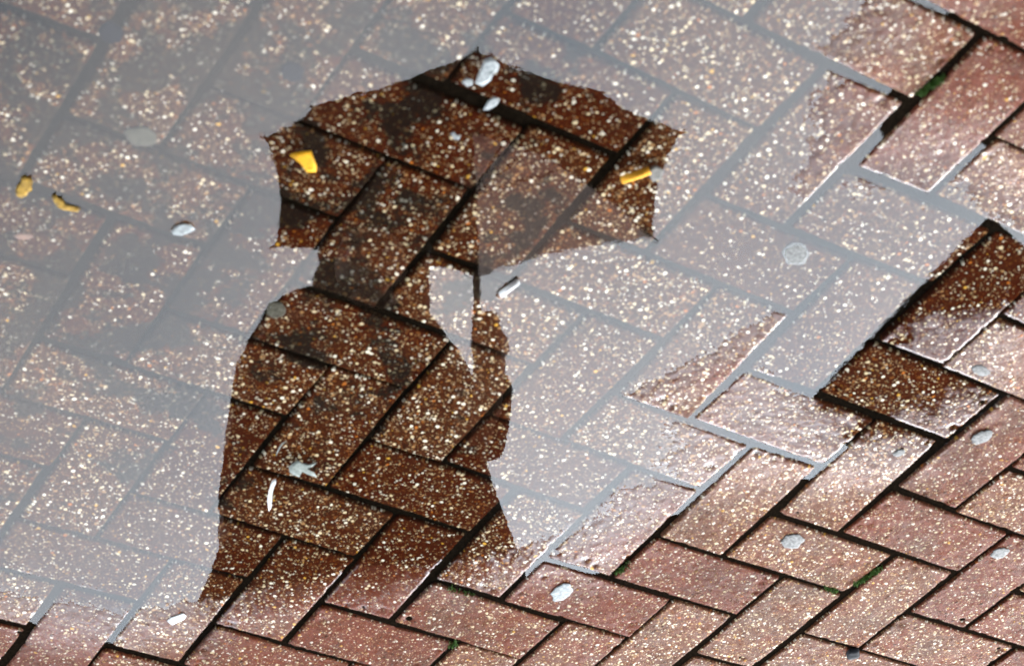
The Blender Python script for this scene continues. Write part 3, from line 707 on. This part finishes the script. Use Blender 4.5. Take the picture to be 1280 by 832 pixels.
flat('paper_scrap', [(594, 103), (600, 88), (606, 74), (614, 69), (624, 80), (622, 88), (616, 92), (613, 100), (603, 107)], M_PAPER, 'largest torn white paper scrap, at the peak of the mirrored umbrella', 'paper scrap', z=0.0006, rough=0.0016, group='white scraps under the umbrella')
flat('paper_scrap', [(577, 102), (583, 97), (591, 100), (590, 105), (584, 107)], M_PAPER, 'tiny white scrap touching the lower left of the largest paper scrap', 'paper scrap', z=0.0006, rough=0.0008, group='white scraps under the umbrella')
flat('paper_scrap', [(604, 137), (610, 126), (617, 120), (625, 124), (620, 131), (611, 136)], M_PAPER, 'pointed white scrap lying just below the largest paper scrap', 'paper scrap', z=0.0006, rough=0.0010, group='white scraps under the umbrella')
flat('paper_scrap', [(563, 166), (567, 163), (570, 168), (575, 169), (573, 173), (567, 172)], M_PAPER, 'small curled white scrap beside the mirrored umbrella shaft', 'paper scrap', z=0.0006, curl=0.001, group='white scraps under the umbrella')
flat('leaf_piece', [(362, 193), (376, 189), (389, 188), (396, 208), (395, 214), (384, 214), (376, 204)], M_YEL, 'bright yellow angular leaf piece inside the mirrored umbrella', 'leaf', z=0.0006, rough=0.0006)
cb = empty('cigarette_end', ground(797, 219, 0.003)); tag(cb, 'orange cigarette end with grey burnt paper, at the umbrella rim', 'cigarette end')
def cyl_part(name, a, b, r, mat, za, zb):
    p, q = ground(*a, za), ground(*b, zb); vf = tube([p, p.lerp(q, .5) + Vector((0, 0, .0004)), q], r, 12)
    o = mesh_obj(name, [Vector(v) - cb.location for v in vf[0]], vf[1], mat, cb, True); return o
cyl_part('filter', (777, 225), (812, 213), 0.0042, M_FILTER, 0.003, 0.003)
flat('paper_tube', [(811, 209), (820, 206), (829, 212), (826, 222), (816, 226), (811, 218)], M_GREYP, '', '', z=0.0008, rough=0.0012, th=0.0015, parent=cb)
flat('leaf_piece', [(19, 239), (22, 231), (25, 230), (27, 221), (31, 219), (34, 222), (38, 221), (41, 227), (39, 233), (40, 237), (35, 239), (33, 244), (27, 246), (21, 244)], M_PALEYEL, 'faded yellow curled leaf on the silted brick near the edge', 'leaf', z=0.0006, rough=0.0015)
flat('leaf_piece', [(65, 246), (68, 242), (71, 248), (77, 247), (80, 253), (85, 259), (92, 259), (100, 260), (97, 264), (86, 262), (79, 261), (73, 258), (69, 254)], M_PALEYEL, 'thin curved yellow leaf strip beside the faded curled leaf', 'leaf', z=0.0006, rough=0.0008)
flat('leaf_piece', [(17, 294), (22, 291), (34, 291), (42, 295), (36, 298), (24, 298)], M_BRLEAF, 'small brown leaf sunk in silt below the yellow leaves', 'leaf', z=-0.004)
flat('petal', [(214, 288), (220, 281), (230, 278), (240, 281), (244, 286), (236, 290), (226, 293), (217, 292)], M_PAPER, 'white oval petal floating alone on the grey sky reflection', 'petal', z=0.0006, rough=0.0006)
ws = empty('white_stick', ground(636, 360, 0.002)); tag(ws, 'short white paper stick floating below the umbrella edge', 'stick')
p, q = ground(626, 368, 0.002), ground(647, 352, 0.002)
def W2(name, a, b, r, mat):
    vf = tube([a, a.lerp(b, .5), b], r, 10); return mesh_obj(name, [Vector(v) - ws.location for v in vf[0]], vf[1], mat, ws, True)
W2('paper_roll', p, q, 0.0036, M_WHITE)
W2('burnt_end', p - (q - p) * 0.02, p + (q - p) * -0.14, 0.0030, M_BRLEAF)
flat('maple_leaf', [(361, 583), (366, 578), (372, 574), (377, 578), (386, 580), (396, 577), (390, 582), (383, 585), (393, 590), (396, 595), (386, 592), (378, 588), (374, 595), (367, 592), (362, 589)], M_SEED, 'small pale pointed leaf floating on the mirrored dark coat', 'leaf', z=0.0006, rough=0.0008)
flat('leaf_strip', [(336, 638), (334, 625), (336, 612), (340, 600), (344, 597), (345, 602), (341, 612), (340, 622), (339, 633)], M_WHITE, 'narrow white leaf strip below the small pointed leaf', 'leaf', z=0.0006, rough=0.0006)
tw = tube([ground(345, 569, .0012), ground(349, 560, .0016), ground(353, 554, .0014), ground(358, 551, .0010)], [.0004, .0008, .0008, .0005], 6)
twc = ground(350, 560, 0.001); tag(mesh_obj('twig', [Vector(v) - twc for v in tw[0]], tw[1], M_SEED, None, True), 'thin pale twig above the small pointed leaf', 'twig').location = twc
flat('paper_scrap', [(209, 775), (213, 771), (229, 765), (233, 769), (230, 773), (215, 780)], M_WHITE, 'clean white rectangular paper scrap on wet brick beyond the water', 'paper scrap', th=0.0006)
GUM = [(995, 317, 16, 14, 0, M_GUM, 'large round whitish gum spot under clear water near the shelter reflection'),
       (990, 676, 14, 9, -0.1, M_GUM, 'oval whitish gum spot alone on a dry pink brick'),
       (703, 740, 15, 9, -0.5, M_PAPER, 'bright ragged whitish gum spot on dry brick below the water tip'),
       (345, 387, 12, 11, 0, M_GUMT, 'tan round gum spot on the mirrored shoulder'),
       (176, 171, 20, 12, 0.2, M_GUMT, 'greyish gum smear on the corner of a silted brick'),
       (1228, 546, 14, 7, -0.4, M_GUM, 'cream gum mark on the brick right of the shelter reflection'),
       (1124, 566, 8, 4, -0.3, M_GUM, 'small faint gum mark next to an orange fleck'),
       (1250, 691, 11, 6, -0.3, M_GUM, 'flat pale gum mark nearest the right edge of the bricks'),
       (1226, 463, 12, 6, 0.2, M_GUM, 'pale gum mark on the brick above the long dark joint'),
       (365, 90, 14, 12, 0, M_BLUE, 'dark round gum spot under water above the umbrella'),
       (139, 41, 15, 13, 0.5, M_BLUE, 'dark bluish gum spot at a joint under the silted water'),
       (1066, 817, 9, 6, -0.2, M_GUMD, 'dark grey lump in the joint at the lower edge')]
for i, (px, py, rx, ry, an, mat, lab) in enumerate(GUM):
    blob('gum_spot', px, py, rx, ry, an, 0.0007 if mat is not M_GUMD else 0.004, mat, lab, 'gum spot', 'chewing gum spots on the bricks', i)
# grit caught along the joints: small stones lying about
# moss in the joints: cushions of small leaves, each tuft one thing
MOSS = [((1147, 114), (1178, 94), 90, 'largest green moss tuft, in the joint at the puddle corner'), ((560, 734), (592, 742), 50, 'moss line in the joint under the coat reflection'),
        ((1068, 727), (1100, 708), 60, 'moss strip beside the oval gum spot brick'), ((770, 713), (784, 703), 24, 'olive moss tuft in the joint above the ragged gum spot'),
        ((562, 804), (570, 800), 24, 'small moss tuft at a joint crossing near the lower edge'), ((1030, 731), (1046, 736), 18, 'faint moss by the corner of the oval gum brick')]
for i, (a, b, cnt, lab) in enumerate(MOSS):
    rg = random.Random(40 + i); c = ground((a[0] + b[0]) / 2, (a[1] + b[1]) / 2, level(*lattice(*a)) - 0.004)
    V, Fc = [], []
    for k in range(cnt * 3):
        f = rg.random(); g = ground(a[0] + (b[0] - a[0]) * f + rg.gauss(0, 1.6), a[1] + (b[1] - a[1]) * f + rg.gauss(0, 1.6), c.z) - c
        h_ = rg.uniform(0.003, 0.007); an = rg.uniform(0, 6.28); w = rg.uniform(0.0006, 0.0014); d = Vector((math.cos(an), math.sin(an), 0)); s_ = Vector((-d.y, d.x, 0))
        o_ = len(V); V += [g - s_ * w, g + s_ * w, g + d * 0.002 + Vector((0, 0, h_)), g + d * 0.0035 + Vector((0, 0, h_ * 0.8))]; Fc += [(o_, o_ + 1, o_ + 2), (o_ + 1, o_ + 3, o_ + 2)]
    m_ = mesh_obj('moss_tuft', V, Fc, M_MOSS); m_.location = c; tag(m_, lab, 'moss', 'moss in the paving joints')

# ---------------------------------------------------------------- an invented wall and awning, unseen, added to keep sky light off the bricks
c0 = Vector((CAM.x, CAM.y, 0.012))
front = empty('sky_block_front', c0 - FWD * 1.3); tag(front, 'added brick front behind the camera, unseen, blocking sky light', 'building')
awn = empty('sky_block_awning', c0 - FWD * 1.3 + Vector((0, 0, 2.9))); tag(awn, 'added dark canvas awning above the camera, unseen, blocking sky light', 'awning')
M_WALL = simple('blocker_brick', (0.10, 0.055, 0.04), 0.8, 0.35, 14)
M_CANVAS = simple('blocker_canvas', (0.02, 0.035, 0.028), 0.8, 0.2, 20)
M_GLASS = simple('blocker_glass', (0.02, 0.022, 0.024), 0.1, 0.1, 3)
M_FRAME = simple('black_painted_wood', (0.03, 0.03, 0.03), 0.4, 0.1, 20)
def box_vf(o_, a, b, c):
    """box from corner o_ along the edge vectors a, b, c"""
    V = [o_, o_ + a, o_ + a + b, o_ + b, o_ + c, o_ + a + c, o_ + a + b + c, o_ + b + c]
    return V, [(0, 3, 2, 1), (4, 5, 6, 7), (0, 1, 5, 4), (1, 2, 6, 5), (2, 3, 7, 6), (3, 0, 4, 7)]
def FR(name, f, s_, z, df, ds, dz, mat, par, org):
    vf = box_vf(FWD * f + SIDE * s_ + Vector((0, 0, z)), FWD * df, SIDE * ds, Vector((0, 0, dz)))
    o = mesh_obj(name, vf[0], vf[1], mat, par)
    bm = bmesh.new(); bm.from_mesh(o.data); bmesh.ops.recalc_face_normals(bm, faces=bm.faces); bm.to_mesh(o.data); bm.free()
    return o
# wall pieces of the added light blocker, round its openings
for s0, w, z0, hh in ((-5, 1.2, 0, 3.4), (-1.2, 0.4, 0, 3.4), (0.2, 0.5, 0, 3.4), (4.0, 1.0, 0, 3.4), (-3.8, 2.6, 0, 0.6), (-3.8, 2.6, 2.5, 0.9), (-0.8, 1.0, 2.25, 1.15), (0.7, 3.3, 0, 0.6), (0.7, 3.3, 2.5, 0.9)):
    FR('wall', -0.3, s0, z0, 0.3, w, hh, M_WALL, front, None)
FR('upper_wall', -0.3, -5, 3.4, 0.3, 10, 3.2, M_WALL, front, None)
for s0, w in ((-3.8, 2.6), (0.7, 3.3)):
    wn_ = FR('window', -0.22, s0, 0.6, 0.05, w, 0.06, M_FRAME, front, None)
    FR('frame', -0.22, s0, 0.66, 0.05, 0.06, 1.78, M_FRAME, wn_, None); FR('frame', -0.22, s0 + w - 0.06, 0.66, 0.05, 0.06, 1.78, M_FRAME, wn_, None); FR('frame', -0.22, s0, 2.44, 0.05, w, 0.06, M_FRAME, wn_, None)
    FR('pane', -0.20, s0 + 0.06, 0.66, 0.012, w - 0.12, 1.78, M_GLASS, wn_, None)
dr = FR('door', -0.22, -0.8, 0.0, 0.05, 1.0, 2.25, M_FRAME, front, None); FR('handle', -0.17, -0.7, 1.0, 0.03, 0.03, 0.2, M_STEEL, dr, None)
REACH = 4.15; DROP = 0.40; HALF = 5.0  # size of the added awning, sets how much sky it hides
nP = 10
for k in range(nP):
    s0 = -HALF + 2 * HALF * k / nP; s1 = -HALF + 2 * HALF * (k + 1) / nP
    A = SIDE * s0; Bv = SIDE * s1; fr_ = FWD * REACH - Vector((0, 0, DROP))
    V = [A, Bv, Bv + fr_, A + fr_]; V += [v + Vector((0, 0, 0.004)) for v in V]
    mesh_obj('sky_block_panel', V, [(0, 1, 2, 3), (7, 6, 5, 4), (0, 4, 5, 1), (1, 5, 6, 2), (2, 6, 7, 3), (3, 7, 4, 0)], M_CANVAS, awn)
for k in range(6):
    s0 = -HALF + 2 * HALF * k / 5
    vf = tube([SIDE * s0 - Vector((0, 0, 0.03)), SIDE * s0 + FWD * REACH - Vector((0, 0, DROP + 0.03))], 0.018, 8); mesh_obj('sky_block_arm', vf[0], vf[1], M_STEEL, awn)
vf = tube([SIDE * -HALF + FWD * (REACH + .01) - Vector((0, 0, DROP + 0.02)), SIDE * HALF + FWD * (REACH + .01) - Vector((0, 0, DROP + 0.02))], 0.02, 8); mesh_obj('front_bar', vf[0], vf[1], M_STEEL, awn)
